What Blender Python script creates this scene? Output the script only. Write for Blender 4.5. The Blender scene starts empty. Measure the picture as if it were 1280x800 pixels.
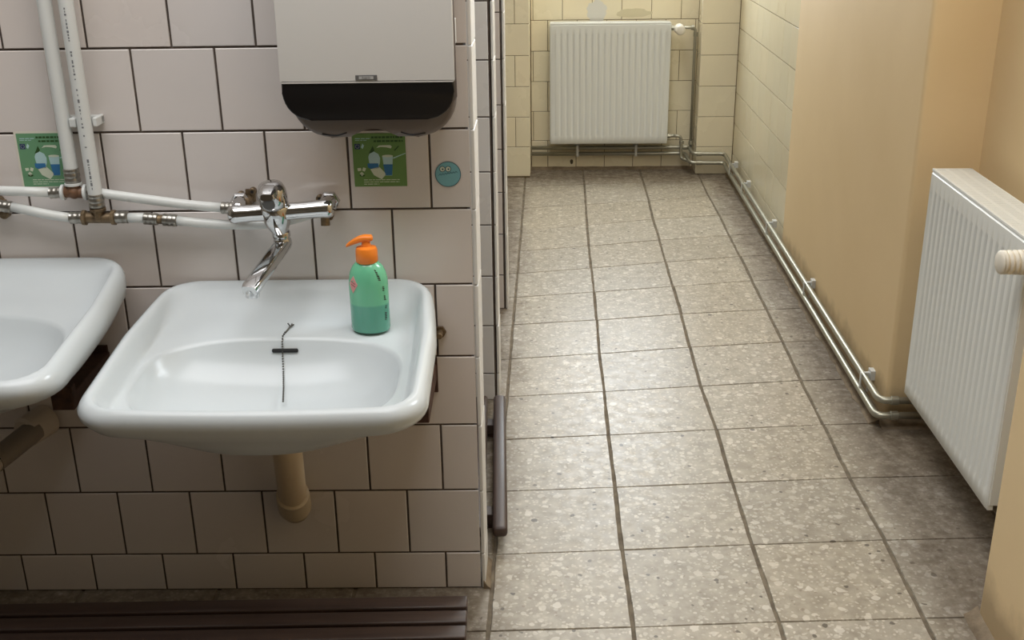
import bpy, bmesh, math, random
from mathutils import Vector, Matrix
random.seed(7)
C = bpy.context.scene.collection
R = math.radians

# ------------------------------------------------------------------ materials
def mat(name, col, rough=.5, metal=0., **k):
    m = bpy.data.materials.new(name); m.use_nodes = True
    b = m.node_tree.nodes['Principled BSDF']
    b.inputs['Base Color'].default_value = (*lin(col), 1)
    b.inputs['Roughness'].default_value = rough
    b.inputs['Metallic'].default_value = metal
    for kk, v in k.items():
        b.inputs[kk.replace('_', ' ')].default_value = v
    return m
def lin(c):
    return tuple(((x/255+.055)/1.055)**2.4 if x/255 > .04045 else x/255/12.92 for x in c)
class NT:
    def __init__(s, m): s.t = m.node_tree; s.n = s.t.nodes; s.l = s.t.links; s.b = s.n['Principled BSDF']
    def new(s, ty, **k):
        n = s.n.new(ty)
        for a, v in k.items(): setattr(n, a, v)
        return n
    def coord(s): return s.new('ShaderNodeTexCoord').outputs['Object']
    def noise(s, vec, scale, detail=4, rough=.55):
        n = s.new('ShaderNodeTexNoise'); n.inputs['Scale'].default_value = scale
        n.inputs['Detail'].default_value = detail; n.inputs['Roughness'].default_value = rough
        s.l.new(vec, n.inputs['Vector']); return n.outputs['Fac']
    def ramp(s, fac, stops, interp='LINEAR'):
        r = s.new('ShaderNodeValToRGB'); r.color_ramp.interpolation = interp
        e = r.color_ramp.elements
        while len(e) < len(stops): e.new(.5)
        for i, (p, c) in enumerate(stops):
            e[i].position = p; e[i].color = (*c, 1) if len(c) == 3 else c
        s.l.new(fac, r.inputs['Fac']); return r.outputs['Color']
    def mix(s, fac, a, b, mode='MIX'):
        n = s.new('ShaderNodeMix', data_type='RGBA', blend_type=mode)
        for sock, v in ((n.inputs['Factor'], fac), (n.inputs[6], a), (n.inputs[7], b)):
            if hasattr(v, 'is_linked') or hasattr(v, 'links'): s.l.new(v, sock)
            elif isinstance(v, tuple): sock.default_value = (*v, 1)
            else: sock.default_value = v
        return n.outputs[2]
    def math(s, op, a, b=None):
        n = s.new('ShaderNodeMath', operation=op)
        for i, v in enumerate((a, b)):
            if v is None: continue
            if isinstance(v, (int, float)): n.inputs[i].default_value = v
            else: s.l.new(v, n.inputs[i])
        return n.outputs[0]
    def bump(s, h, strength=.2, dist=.002):
        n = s.new('ShaderNodeBump'); n.inputs['Strength'].default_value = strength
        n.inputs['Distance'].default_value = dist; s.l.new(h, n.inputs['Height'])
        s.l.new(n.outputs[0], s.b.inputs['Normal'])
def blk(c): return (c, c, c)

def glazed(name, col, rough=.16, dirt=.12, wave=.10):
    m = mat(name, col, rough, 0); T = NT(m); co = T.coord()
    at = T.new('ShaderNodeAttribute', attribute_name='tint')
    base = T.mix(1., lin(col), at.outputs['Color'], 'MULTIPLY')
    n1 = T.noise(co, 3.1, 5); n2 = T.noise(co, 40, 3)
    f = T.math('MULTIPLY', T.ramp(n1, [(.45, blk(0)), (.75, blk(1))]), dirt)
    base = T.mix(f, base, tuple(x*.62 for x in lin(col)))
    T.l.new(base, T.b.inputs['Base Color'])
    T.l.new(T.ramp(n1, [(.3, blk(rough*.8)), (.8, blk(min(1, rough*1.9)))]), T.b.inputs['Roughness'])
    T.bump(T.noise(co, 9, 2), wave, .004)
    return m
M = {}
M['tile_white'] = glazed('white_glazed_tile', (218, 210, 205), .17, .10)
M['tile_white2'] = glazed('white_glazed_tile_bay', (222, 219, 216), .2, .12)
M['tile_edge'] = glazed('white_edge_tile', (226, 224, 220), .38, .25)
M['tile_cream'] = glazed('cream_glazed_tile', (236, 226, 198), .22, .18)
M['tile_pale'] = glazed('pale_cream_glazed_tile', (230, 220, 190), .16, .15)
def grout(name, col, col2):
    m = mat(name, col, .9); T = NT(m)
    T.l.new(T.ramp(T.noise(T.coord(), 25, 5), [(.35, lin(col)), (.7, lin(col2))]), T.b.inputs['Base Color']); return m
M['grout_dark'] = grout('dark_grout', (72, 62, 56), (98, 86, 76))
M['grout_cream'] = grout('brown_grout', (104, 86, 60), (132, 112, 82))
M['grout_pale'] = grout('pale_grout', (112, 98, 70), (146, 132, 100))
M['grout_floor'] = grout('dirty_floor_grout', (92, 82, 68), (128, 116, 98))

def plaster(name, a, b):
    m = mat(name, a, .62); T = NT(m); co = T.coord()
    c = T.ramp(T.noise(co, 1.6, 6), [(.3, lin(a)), (.7, lin(b))])
    # scuffed grime with an outline of its own near the ground
    sep = T.new('ShaderNodeSeparateXYZ'); T.l.new(co, sep.inputs[0])
    z = T.math('ADD', sep.outputs['Z'], T.math('MULTIPLY', T.noise(co, 14, 6), -.12))
    f = T.ramp(z, [(.0, blk(.55)), (.07, blk(0))])
    c = T.mix(f, c, lin((120, 98, 70)))
    T.l.new(c, T.b.inputs['Base Color'])
    T.bump(T.noise(co, 60, 3), .12, .002); return m
M['orange'] = plaster('ochre_plaster', (220, 194, 149), (228, 203, 160))
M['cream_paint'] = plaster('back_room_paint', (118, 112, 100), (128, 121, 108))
M['ceiling'] = mat('white_ceiling', (236, 234, 228), .8)

def terrazzo():
    m = mat('terrazzo', (176, 167, 148), .3); T = NT(m); co = T.coord()
    at = T.new('ShaderNodeAttribute', attribute_name='tint')
    base = T.ramp(T.noise(co, 26, 6, .62), [(.3, lin((146, 137, 121))), (.7, lin((182, 173, 157)))])
    # warp so that chips are irregular
    nz = T.new('ShaderNodeTexNoise'); nz.inputs['Scale'].default_value = 45; T.l.new(co, nz.inputs['Vector'])
    w = T.new('ShaderNodeVectorMath', operation='SCALE'); T.l.new(nz.outputs['Color'], w.inputs[0]); w.inputs['Scale'].default_value = .016
    v = T.new('ShaderNodeVectorMath', operation='ADD'); T.l.new(co, v.inputs[0]); T.l.new(w.outputs[0], v.inputs[1])
    def chips(scale, lo, hi, keep, seedoff=0.):
        vo = T.new('ShaderNodeTexVoronoi'); vo.inputs['Scale'].default_value = scale
        off = T.new('ShaderNodeVectorMath', operation='ADD'); T.l.new(v.outputs[0], off.inputs[0]); off.inputs[1].default_value = (seedoff,)*3
        T.l.new(off.outputs[0], vo.inputs['Vector'])
        e = T.ramp(vo.outputs['Distance'], [(lo, blk(1)), (hi, blk(0))])
        sp = T.new('ShaderNodeSeparateXYZ'); T.l.new(vo.outputs['Color'], sp.inputs[0])
        k = T.math('GREATER_THAN', sp.outputs[0], keep)
        return T.math('MULTIPLY', e, k), sp.outputs[1]
    c = base
    for sc, lo, hi, keep, so, lo_c, hi_c in ((50, .30, .35, .35, 0, (176, 168, 152), (224, 218, 205)), (30, .27, .30, .55, 3.1, (190, 182, 165), (228, 222, 210)), (95, .28, .38, .25, 7.7, (190, 182, 166), (222, 215, 200))):
        f, r = chips(sc, lo, hi, keep, so)
        c = T.mix(T.math('MULTIPLY', f, .62), c, T.ramp(r, [(0, lin(lo_c)), (1, lin(hi_c))]))
    f, r = chips(48, .21, .26, .92, 11.3); c = T.mix(T.math('MULTIPLY', f, .85), c, lin((86, 78, 68)))
    f, r = chips(22, .13, .16, .91, 17.3); c = T.mix(T.math('MULTIPLY', f, .8), c, lin((70, 62, 54)))
    f, r = chips(75, .22, .30, .90, 23.3); c = T.mix(T.math('MULTIPLY', f, .55), c, lin((128, 112, 96)))
    c = T.mix(.9, c, at.outputs['Color'], 'MULTIPLY')
    # unswept dirt along the right wall, in the niche and by the far wall
    sep = T.new('ShaderNodeSeparateXYZ'); T.l.new(co, sep.inputs[0])
    ns = T.noise(co, 5, 6, .7); ns2 = T.noise(co, 30, 5, .7)
    x = T.math('ADD', sep.outputs['X'], T.math('MULTIPLY', ns, .22))
    d1 = T.ramp(x, [(.84, blk(0)), (.97, blk(1))])
    y = T.math('ADD', T.math('MULTIPLY', sep.outputs['Y'], .1), T.math('MULTIPLY', ns, .03))
    d2 = T.ramp(y, [(.548, blk(0)), (.575, blk(1))])
    xl = T.math('ADD', T.math('MULTIPLY', sep.outputs['X'], -1), T.math('MULTIPLY', ns, .16))
    d3 = T.ramp(xl, [(.14, blk(0)), (.25, blk(1))])
    d = T.math('MAXIMUM', T.math('MAXIMUM', d1, d2), d3)
    d = T.math('MULTIPLY', d, T.ramp(ns2, [(.3, blk(.55)), (.6, blk(.98))]))
    c = T.mix(T.math('MULTIPLY', d, .9), c, lin((92, 78, 62)))
    T.l.new(c, T.b.inputs['Base Color'])
    ro = T.ramp(ns2, [(.3, blk(.30)), (.7, blk(.46))])
    ro = T.math('ADD', T.math('MULTIPLY', d, .35), ro)
    T.l.new(ro, T.b.inputs['Roughness'])
    T.bump(T.noise(co, 70, 4), .05, .002)
    return m
M['terrazzo'] = terrazzo()
def screed():
    m = mat('dirty_screed', (120, 104, 84), .8); T = NT(m); co = T.coord()
    T.l.new(T.ramp(T.noise(co, 18, 8, .7), [(.25, lin((94, 78, 60))), (.55, lin((134, 118, 96))), (.8, lin((160, 146, 122)))]), T.b.inputs['Base Color'])
    T.bump(T.noise(co, 35, 6), .5, .006); return m
M['screed'] = screed()

M['ceramic'] = mat('sanitary_ceramic', (200, 206, 208), .2, Specular_IOR_Level=.38)
M['chrome'] = mat('chrome', (205, 205, 205), .08, 1.)
M['dark_hole'] = mat('overflow_dark', (22, 22, 22), .7)
M['white_plastic'] = mat('white_plastic', (206, 207, 204), .35)
M['disp_white'] = mat('dispenser_white', (205, 203, 199), .33)
M['disp_black'] = mat('dispenser_black', (16, 14, 15), .32)
M['disp_grey'] = mat('dispenser_grey', (118, 110, 106), .5)
M['label_grey'] = mat('label_grey', (96, 95, 94), .5)
M['label_light'] = mat('label_light', (172, 172, 170), .5)
M['pipe_white'] = mat('white_pipe', (214, 216, 213), .32)
M['print'] = mat('pipe_print', (118, 120, 124), .6)
M['rad_white'] = mat('radiator_enamel', (224, 226, 222), .28)
M['head_cream'] = mat('thermostat_plastic', (222, 216, 202), .45)
M['steel'] = mat('galvanised_pipe', (176, 174, 160), .4, .8)
def rusty(name, a, b, metal=.6, rough=.5):
    m = mat(name, a, rough, metal); T = NT(m)
    T.l.new(T.ramp(T.noise(T.coord(), 60, 6, .7), [(.35, lin(a)), (.65, lin(b))]), T.b.inputs['Base Color']); return m
M['old_brass'] = rusty('old_brass', (92, 76, 58), (140, 120, 92))
M['dull_steel'] = rusty('sleeve_steel', (128, 124, 116), (176, 172, 164), .85, .3)
M['brown_fit'] = rusty('brown_fitting', (98, 70, 50), (128, 94, 68), .2, .55)
M['rust_steel'] = rusty('painted_bracket', (58, 38, 28), (84, 56, 42), .2, .6)
M['beige_pvc'] = mat('beige_plastic_pipe', (198, 178, 146), .4)
M['beige_ring'] = mat('beige_plastic_ring', (194, 176, 146), .4)
M['white_grey'] = mat('aged_white_plastic', (200, 188, 174), .5)
M['rubber'] = mat('dark_rubber', (136, 126, 114), .6)
def wood():
    m = mat('dark_painted_wood', (62, 47, 43), .42); T = NT(m); co = T.coord()
    mp = T.new('ShaderNodeMapping'); mp.inputs['Scale'].default_value = (3, 60, 60); T.l.new(co, mp.inputs['Vector'])
    T.l.new(T.ramp(T.noise(mp.outputs[0], 1, 6, .6), [(.3, lin((56, 42, 38))), (.7, lin((76, 60, 53)))]), T.b.inputs['Base Color'])
    T.bump(T.noise(mp.outputs[0], 1, 6), .15, .002); return m
M['wood'] = wood()
def bottle():
    m = mat('soap_bottle_green', (120, 200, 160), .2, Coat_Weight=.3); T = NT(m); co = T.coord()
    sep = T.new('ShaderNodeSeparateXYZ'); T.l.new(co, sep.inputs[0])
    T.l.new(T.ramp(sep.outputs['Z'], [(.051, lin((92, 166, 142))), (.054, lin((110, 190, 150)))]), T.b.inputs['Base Color'])
    T.b.inputs['Subsurface Weight'].default_value = .15; T.b.inputs['Subsurface Radius'].default_value = (.01, .02, .015)
    return m
M['bottle'] = bottle()
M['orange_plastic'] = mat('orange_pump', (238, 132, 42), .35)
for n, c in dict(st_green=(104, 140, 74), st_green2=(104, 150, 112), st_dark=(44, 76, 30), st_navy=(36, 52, 92), st_white=(206, 212, 190), st_blue=(52, 112, 160), st_pale=(176, 206, 206), st_border=(216, 210, 196), st_teal=(118, 172, 180), st_line=(40, 82, 98), pink=(214, 148, 144), ink=(40, 48, 44), maroon=(150, 84, 84), slot=(96, 98, 98), stain=(84, 72, 50), smear=(214, 212, 204), smear2=(208, 198, 166)).items():
    M[n] = mat(n, c, .45)
M['chain'] = mat('chain_metal', (92, 90, 84), .35, .8)
M['frame'] = mat('window_frame_paint', (232, 232, 228), .4)

# ------------------------------------------------------------------ mesh helpers
def obj(name, bm, m, parent=None, smooth=False, loc=None, recalc=True):
    if recalc: bmesh.ops.recalc_face_normals(bm, faces=bm.faces[:])
    me = bpy.data.meshes.new(name); bm.to_mesh(me); bm.free()
    for x in (m if isinstance(m, (list, tuple)) else [m]): me.materials.append(M[x])
    if smooth:
        for p in me.polygons: p.use_smooth = True
        if smooth != True: me.set_sharp_from_angle(angle=R(smooth))
    o = bpy.data.objects.new(name, me); C.objects.link(o)
    if parent: o.parent = parent
    if loc: o.location = loc
    return o
def thing(name, label, cat, loc=(0, 0, 0), rotz=0, group=None):
    o = bpy.data.objects.new(name, None); C.objects.link(o)
    o.empty_display_size = .1
    o.location = loc; o.rotation_euler = (0, 0, rotz); o['label'] = label; o['category'] = cat
    if group: o['group'] = group
    return o
def tag(o, label, cat, group=None):
    o['label'] = label; o['category'] = cat
    if group: o['group'] = group
    return o
def struct(name, bm, m, smooth=False, recalc=True):
    o = obj(name, bm, m, None, smooth, recalc=recalc); o['kind'] = 'structure'; return o
def box(bm, lo, hi, bev=0, mtx=None, mi=0, seg=2):
    r = bmesh.ops.create_cube(bm, size=1)
    vs = r['verts']
    for v in vs: v.co = Vector([(lo[i]+hi[i])/2 + v.co[i]*(hi[i]-lo[i]) for i in range(3)])
    fs = list({f for v in vs for f in v.link_faces})
    for f in fs: f.material_index = mi
    if bev:
        es = list({e for v in vs for e in v.link_edges})
        b = bmesh.ops.bevel(bm, geom=es, offset=bev, segments=seg, profile=.5, affect='EDGES', clamp_overlap=True)
        vs = list({v for f in b['faces'] for v in f.verts} | {v for v in vs if v.is_valid})
        # grow to the whole island
        vs = island(vs)
        for f in {f for v in vs for f in v.link_faces}: f.material_index = mi
    if mtx:
        for v in vs: v.co = mtx @ v.co
    return vs
def island(vs):
    seen = set(vs); st = list(vs)
    while st:
        v = st.pop()
        for e in v.link_edges:
            o = e.other_vert(v)
            if o not in seen: seen.add(o); st.append(o)
    return list(seen)
def loft(bm, rings, cap0=True, cap1=True, closed=True, mi=0):
    R_ = [[bm.verts.new(p) for p in r] for r in rings]
    n = len(rings[0])
    for a, b in zip(R_, R_[1:]):
        for i in range(n if closed else n-1):
            j = (i+1) % n
            f = bm.faces.new((a[i], a[j], b[j], b[i])); f.material_index = mi
    if cap0: bm.faces.new(R_[0][::-1]).material_index = mi
    if cap1: bm.faces.new(R_[-1]).material_index = mi
    return R_
def lathe(bm, prof, n=24, mtx=None, mi=0):
    rings = []
    for r, z in prof:
        ring = [Vector((r*math.cos(2*math.pi*i/n), r*math.sin(2*math.pi*i/n), z)) for i in range(n)]
        if mtx: ring = [mtx @ p for p in ring]
        rings.append(ring)
    loft(bm, rings, mi=mi)
def axis(a, b):
    a = Vector(a); b = Vector(b); d = b-a
    q = d.to_track_quat('Z', 'Y')
    return Matrix.Translation(a) @ q.to_matrix().to_4x4(), d.length
def cyl(bm, a, b, r, r2=None, n=20, mi=0, ch=0):
    m, L = axis(a, b); r2 = r if r2 is None else r2
    if ch: lathe(bm, [(r-ch, 0), (r, ch), (r2, L-ch), (r2-ch, L)], n, m, mi)
    else: lathe(bm, [(r, 0), (r2, L)], n, m, mi)
def fillet(pts, rad, k=6):
    pts = [Vector(p) for p in pts]; out = [pts[0]]
    for a, b, c in zip(pts, pts[1:], pts[2:]):
        d1 = (a-b); d2 = (c-b); r = min(rad, d1.length*.49, d2.length*.49)
        p = b+d1.normalized()*r; q = b+d2.normalized()*r
        for i in range(k+1):
            t = i/k; out.append((1-t)**2*p + 2*t*(1-t)*b + t*t*q)
    out.append(pts[-1]); return out
def tube(bm, pts, r, n=14, rad=.02, mi=0, scale=None):
    P = fillet(pts, rad) if rad else [Vector(p) for p in pts]
    t0 = (P[1]-P[0]).normalized()
    up = Vector((0, 0, 1)) if abs(t0.z) < .9 else Vector((0, 1, 0))
    nrm = t0.cross(up).normalized(); rings = []
    for i, p in enumerate(P):
        t = (P[min(i+1, len(P)-1)]-P[max(i-1, 0)]).normalized()
        nrm = (nrm - t*nrm.dot(t)).normalized(); bi = t.cross(nrm)
        rr = r if scale is None else r*scale[min(i, len(scale)-1)]
        rings.append([p + nrm*rr*math.cos(2*math.pi*k/n) + bi*rr*math.sin(2*math.pi*k/n) for k in range(n)])
    loft(bm, rings, mi=mi)
def NB(): return bmesh.new()

# ------------------------------------------------------------------ tiled wall faces
def tile_panel(bm, O, u, nrm, rects, joint=.003, depth=.003, bev=.0012, mi=1, tilt=.0003, var=.03, jv=None):
    """O origin; u horizontal axis, z up; rects (u0,u1,z0,z1) cells; every tile a raised bevelled slab"""
    O = Vector(O); u = Vector(u).normalized(); nrm = Vector(nrm).normalized(); z = Vector((0, 0, 1))
    lay = bm.loops.layers.float_color.get('tint') or bm.loops.layers.float_color.new('tint')
    for (u0, u1, z0, z1) in rects:
        h = joint/2
        if u1-u0 < joint*1.6 or z1-z0 < joint*1.6: continue
        hv = h if jv is None else jv/2
        a, b, c, d = u0+hv, u1-hv, z0+h, z1-h
        base = [bm.verts.new(O+u*x+z*y-nrm*.0005) for x, y in ((a, c), (b, c), (b, d), (a, d))]
        t = [random.uniform(-tilt, tilt) for _ in range(4)]
        k = bev
        top = [bm.verts.new(O+u*x+z*y+nrm*(depth+t[i])) for i, (x, y) in enumerate(((a+k, c+k), (b-k, c+k), (b-k, d-k), (a+k, d-k)))]
        mid = [bm.verts.new(O+u*x+z*y+nrm*(depth-k)) for x, y in ((a, c), (b, c), (b, d), (a, d))]
        fs = [bm.faces.new(top)]
        for i in range(4):
            j = (i+1) % 4
            fs.append(bm.faces.new((mid[i], mid[j], top[j], top[i])))
            fs.append(bm.faces.new((base[i], base[j], mid[j], mid[i])))
        g = 1-random.random()*var; w = random.uniform(-.012, .012)
        for f in fs:
            f.material_index = mi
            for l in f.loops: l[lay] = (g*(1+w), g, g*(1-w), 1)
def bond(u0, u1, z0, z1, tw, th, zoff, offs, uo=0.):
    """cells of a wall: rows from zoff upward, every second row moved by offs"""
    out = []; r = math.floor((z0-zoff)/th)
    while zoff+r*th < z1-1e-6:
        za, zb = max(z0, zoff+r*th), min(z1, zoff+(r+1)*th)
        sh = uo+(offs if r % 2 else 0)
        k = math.floor((u0-sh)/tw)
        while sh+k*tw < u1-1e-6:
            ua, ub = max(u0, sh+k*tw), min(u1, sh+(k+1)*tw)
            if ub-ua > .004 and zb-za > .004: out.append((ua, ub, za, zb))
            k += 1
        r += 1
    return out
def wall_box(bm, lo, hi): 
    vs = box(bm, lo, hi)
def tint_rest(bm):
    lay = bm.loops.layers.float_color.get('tint') or bm.loops.layers.float_color.new('tint')
    for f in bm.faces:
        if f.material_index == 0:
            for l in f.loops: l[lay] = (1, 1, 1, 1)

ZC = 2.75
# --- wall_front: the tiled wall behind the washbasins (slightly skewed to the corridor)
WR = .0253; WX, WY = -.1448, 2.0163
U = Vector((math.cos(WR), math.sin(WR), 0)); N = Vector((math.sin(WR), -math.cos(WR), 0))
def S(k, off=0., z=0.):
    """point on the washbasin wall: k metres left of its corner, off metres in front of it"""
    return Vector((WX, WY, z)) - U*k + N*off
ZPART = 2.75
bm = NB()
mt = Matrix.Translation((WX, WY, 0)) @ Matrix.Rotation(WR, 4, 'Z')
box(bm, (-2.1, .003, -.02), (-.0085, .10, ZPART), mtx=mt)
rects = []
th = .1497; ztop = 1.137
for r in range(-12, 9):
    z1 = ztop - th*r; z0 = z1-th
    z0 = max(z0, 0); 
    if z1 <= .01: continue
    sh = .075 if r % 2 else 0
    k = 0
    e = [0.]
    x = sh if sh else .15
    while x < 2.1: e.append(x); x += .15
    e.append(2.1)
    for a, b in zip(e, e[1:]):
        rects.append((-b, -max(a, .0), z0, min(z1, ZPART)))
tile_panel(bm, S(0, -.003), U, N, rects, joint=.0041)
# end face tiles of the wall (facing the corridor), glazed rounded edge
def end_face(bm, x, y0, y1, zs, mi=2, t=.0075):
    lay = bm.loops.layers.float_color.get('tint') or bm.loops.layers.float_color.new('tint')
    for a, b in zip(zs, zs[1:]):
        g = 1-random.random()*.05; dx = random.uniform(-.0006, .0006)
        vs = box(bm, (x-t+dx, y0, a+.0008), (x+dx, y1, b-.0008), bev=.0018, mi=mi)
        for f in {f for v in vs for f in v.link_faces}:
            for l in f.loops: l[lay] = (g, g, g, 1)
zs = [0.0] + [.085+.15*i for i in range(0, 18)] + [ZPART]
end_face(bm, WX+.0075, WY-.0005, WY+.102, zs)
tint_rest(bm)
struct('wall_front', bm, ['grout_dark', 'tile_white', 'tile_edge'], recalc=False)
bm = NB()

# --- two more cross walls of the bays on the left
def bay_wall(name, x1, y, zoff, tiles, uo, thick=.1, uw=1.6, jt=.0035):
    bm = NB()
    box(bm, (x1-uw, y+.003, -.02), (x1-.0095, y+thick, ZPART))
    tile_panel(bm, (x1-.013, y+.003, 0), (1, 0, 0), (0, -1, 0), bond(-uw, 0, 0, ZPART, .15, .1485, zoff, .075, uo), joint=jt, mi=1)
    end_face(bm, x1, y, y+thick, [0.0] + [zoff+.1485*i for i in range(1 if zoff < .03 else 0, 18)] + [ZPART])
    tint_rest(bm)
    return struct(name, bm, ['grout_dark', tiles, 'tile_edge'], recalc=False)
bay_wall('wall_middle', -.145, 2.95, .083, 'tile_white2', -.05)
bay_wall('wall_rear', -.147, 3.70, .125, 'tile_white', -.058)
# back of the bays
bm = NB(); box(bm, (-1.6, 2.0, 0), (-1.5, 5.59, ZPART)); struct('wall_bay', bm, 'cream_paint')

# --- far wall, its left pilaster and the boxed corner on the right
bm = NB()
WIN = (-.02, .72, 1.0, 2.4)
for lo, hi in (((-.15, 5.783, -.02), (WIN[0], 5.95, ZC)), ((WIN[1], 5.783, -.02), (1.0, 5.95, ZC)), ((WIN[0], 5.783, -.02), (WIN[1], 5.95, WIN[2])), ((WIN[0], 5.783, WIN[3]), (WIN[1], 5.95, ZC))):
    box(bm, lo, hi)
cells = [c for c in bond(-.095, .745, 0, 1.0, .148, .1525, -.004, .074, -.010) ]
cells += [c for c in bond(-.095, WIN[0], 1.0, 2.4, .148, .1525, -.004, .074, -.010)]
cells += bond(-.095, .745, 2.4, ZC, .148, .1525, -.004, .074, -.010)
tile_panel(bm, (0, 5.783, 0), (1, 0, 0), (0, -1, 0), cells, joint=.0028)
tint_rest(bm); struct('wall_far', bm, ['grout_cream', 'tile_cream'], recalc=False)
bm = NB()
box(bm, (-1.6, 5.593, -.02), (-.101, 5.95, ZC))
tile_panel(bm, (0, 5.593, 0), (1, 0, 0), (0, -1, 0), bond(-1.6, -.098, .006, ZC, .15, .1515, .006, .077, -.098) , joint=.0026)
# small cut tiles split the facing rows
tile_panel(bm, (-.101, 5.593, 0), (0, 1, 0), (1, 0, 0), bond(0, .19, .02, ZC, .2, .1515, .006, 0), joint=.0026)
tint_rest(bm); struct('wall_pilaster', bm, ['grout_cream', 'tile_cream'], recalc=False)
bm = NB()
box(bm, (.748, 5.653, -.02), (1.0, 5.95, ZC))
tile_panel(bm, (0, 5.653, 0), (1, 0, 0), (0, -1, 0), bond(.745, .928, 0, ZC, .183, .1525, -.012, 0, .745), joint=.0026)
tile_panel(bm, (.748, 5.653, 0), (0, 1, 0), (-1, 0, 0), bond(0, .13, 0, ZC, .13, .1525, -.012, 0, 0), joint=.0026)
tint_rest(bm); struct('wall_corner', bm, ['grout_cream', 'tile_cream'], recalc=False)

# --- right wall: pale tiles far, ochre plaster near, then the radiator niche
bm = NB()
box(bm, (.933, 4.262, -.02), (1.15, 5.95, ZC))
tile_panel(bm, (.933, 4.262, 0), (0, 1, 0), (-1, 0, 0), bond(0, 1.40, 0, ZC, .15, .1555, .105, .0, .03), joint=.0040, tilt=.0006, jv=.0012, bev=.0006)
tint_rest(bm); struct('wall_right_tiled', bm, ['grout_pale', 'tile_pale'], recalc=False)
def plaster_block(name, lo, hi, bev, m='orange'):
    bm = NB(); vs = box(bm, lo, hi)
    es = [e for e in bm.edges if abs((e.verts[0].co-e.verts[1].co).normalized().z) > .9 and e.verts[0].co.x < lo[0]+.001]
    bmesh.ops.bevel(bm, geom=es, offset=bev, segments=5, profile=.5, affect='EDGES')
    return struct(name, bm, m, smooth=40)
plaster_block('wall_right_plastered', (.915, 2.792, -.02), (1.15, 4.262, ZC), .012)
SILL = 1.60
bm = NB()
W2 = (1.96, 2.60, SILL, 2.5)
box(bm, (1.078, 1.925, -.02), (1.24, 2.792, W2[2])); box(bm, (1.078, 1.925, W2[3]), (1.24, 2.792, ZC))
box(bm, (1.078, 1.925, W2[2]), (1.24, W2[0], W2[3])); box(bm, (1.078, W2[1], W2[2]), (1.24, 2.792, W2[3]))
struct('wall_niche', bm, 'orange')
plaster_block('wall_right_near', (.866, -1.6, -.02), (1.24, 1.927, ZC), .014)
# room behind the camera
bm = NB(); box(bm, (-2.3, -1.75, -.02), (1.24, -1.6, ZC)); struct('wall_back', bm, 'cream_paint')
bm = NB(); box(bm, (-2.35, -1.6, -.02), (-2.2, 2.1, ZC)); struct('wall_left', bm, 'cream_paint')
bm = NB(); box(bm, (-2.35, -1.75, ZC), (1.3, 6.0, ZC+.12)); struct('ceiling', bm, 'ceiling')
# windows (frames; both stand above the edge of the picture)
def window(name, lo, hi, ax):
    bm = NB(); t = .05
    a, b, z0, z1 = lo, hi, None, None
def frame(name, p0, p1, z0, z1, d):
    """frame in the vertical plane p0-p1, d = depth vector"""
    bm = NB(); p0 = Vector(p0); p1 = Vector(p1); u = (p1-p0).normalized(); L = (p1-p0).length; d = Vector(d)
    def bar(u0, u1, a, b):
        vs = box(bm, (0, 0, 0), (1, 1, 1))
        for v in vs:
            x, y, z = v.co; v.co = p0+u*(u0+(u1-u0)*x)+d*y+Vector((0, 0, a+(b-a)*z))
    t = .045
    bar(0, L, z0, z0+t); bar(0, L, z1-t, z1); bar(0, t, z0+t, z1-t); bar(L-t, L, z0+t, z1-t); bar(L/2-t/2, L/2+t/2, z0+t, z1-t)
    return struct(name, bm, 'frame')
frame('window_1', (WIN[0], 5.83, 0), (WIN[1], 5.83, 0), WIN[2], WIN[3], (0, .05, 0))
frame('window_2', (1.13, W2[0], 0), (1.13, W2[1], 0), W2[2], W2[3], (.05, 0, 0))

# --- floor: every terrazzo slab laid at its own slightly uneven place
Bp = [(.168,1.885),(.163,2.165),(.162,2.446),(.159,2.729),(.16,3.008),(.158,3.294),(.161,3.589),(.162,3.871),(.161,4.146),(.161,4.43),(.164,4.732),(.168,5.073),(.172,5.445)]
Cp = [(.464,1.906),(.457,2.19),(.455,2.473),(.456,2.763),(.449,3.048),(.451,3.347),(.456,3.646),(.456,3.931),(.457,4.218),(.459,4.511),(.460,4.822),(.466,5.132),(.468,5.48)]
Dp = [(.759,1.923),(.760,2.213),(.752,2.498),(.753,2.794),(.753,3.088),(.757,3.391),(.758,3.688),(.759,3.993),(.76,4.287),(.759,4.576),(.762,4.883),(.758,5.214),(.76,5.52)]
def lat(c, i):
    if i < 0:
        x, y = lat(c, 0); return (x, y+.293*i)
    if i > 12:
        x, y = lat(c, 12); return (x, y+.295*(i-12))
    if 0 <= c <= 2: return (Bp, Cp, Dp)[c][i]
    b, d = Bp[i], Dp[i]; s = (d[1]-b[1])/2
    if c < 0: return (-.124+.292*(c+1), b[1]+s*c*.9)
    return (d[0]+.292*(c-2), d[1]+s*(c-2)*.6)
bm = NB(); lay = bm.loops.layers.float_color.new('tint')
g = box(bm, (-2.3, -1.7, -.06), (1.2, 5.9, -.0032))
for f in bm.faces:
    for l in f.loops: l[lay] = (1, 1, 1, 1)
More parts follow.
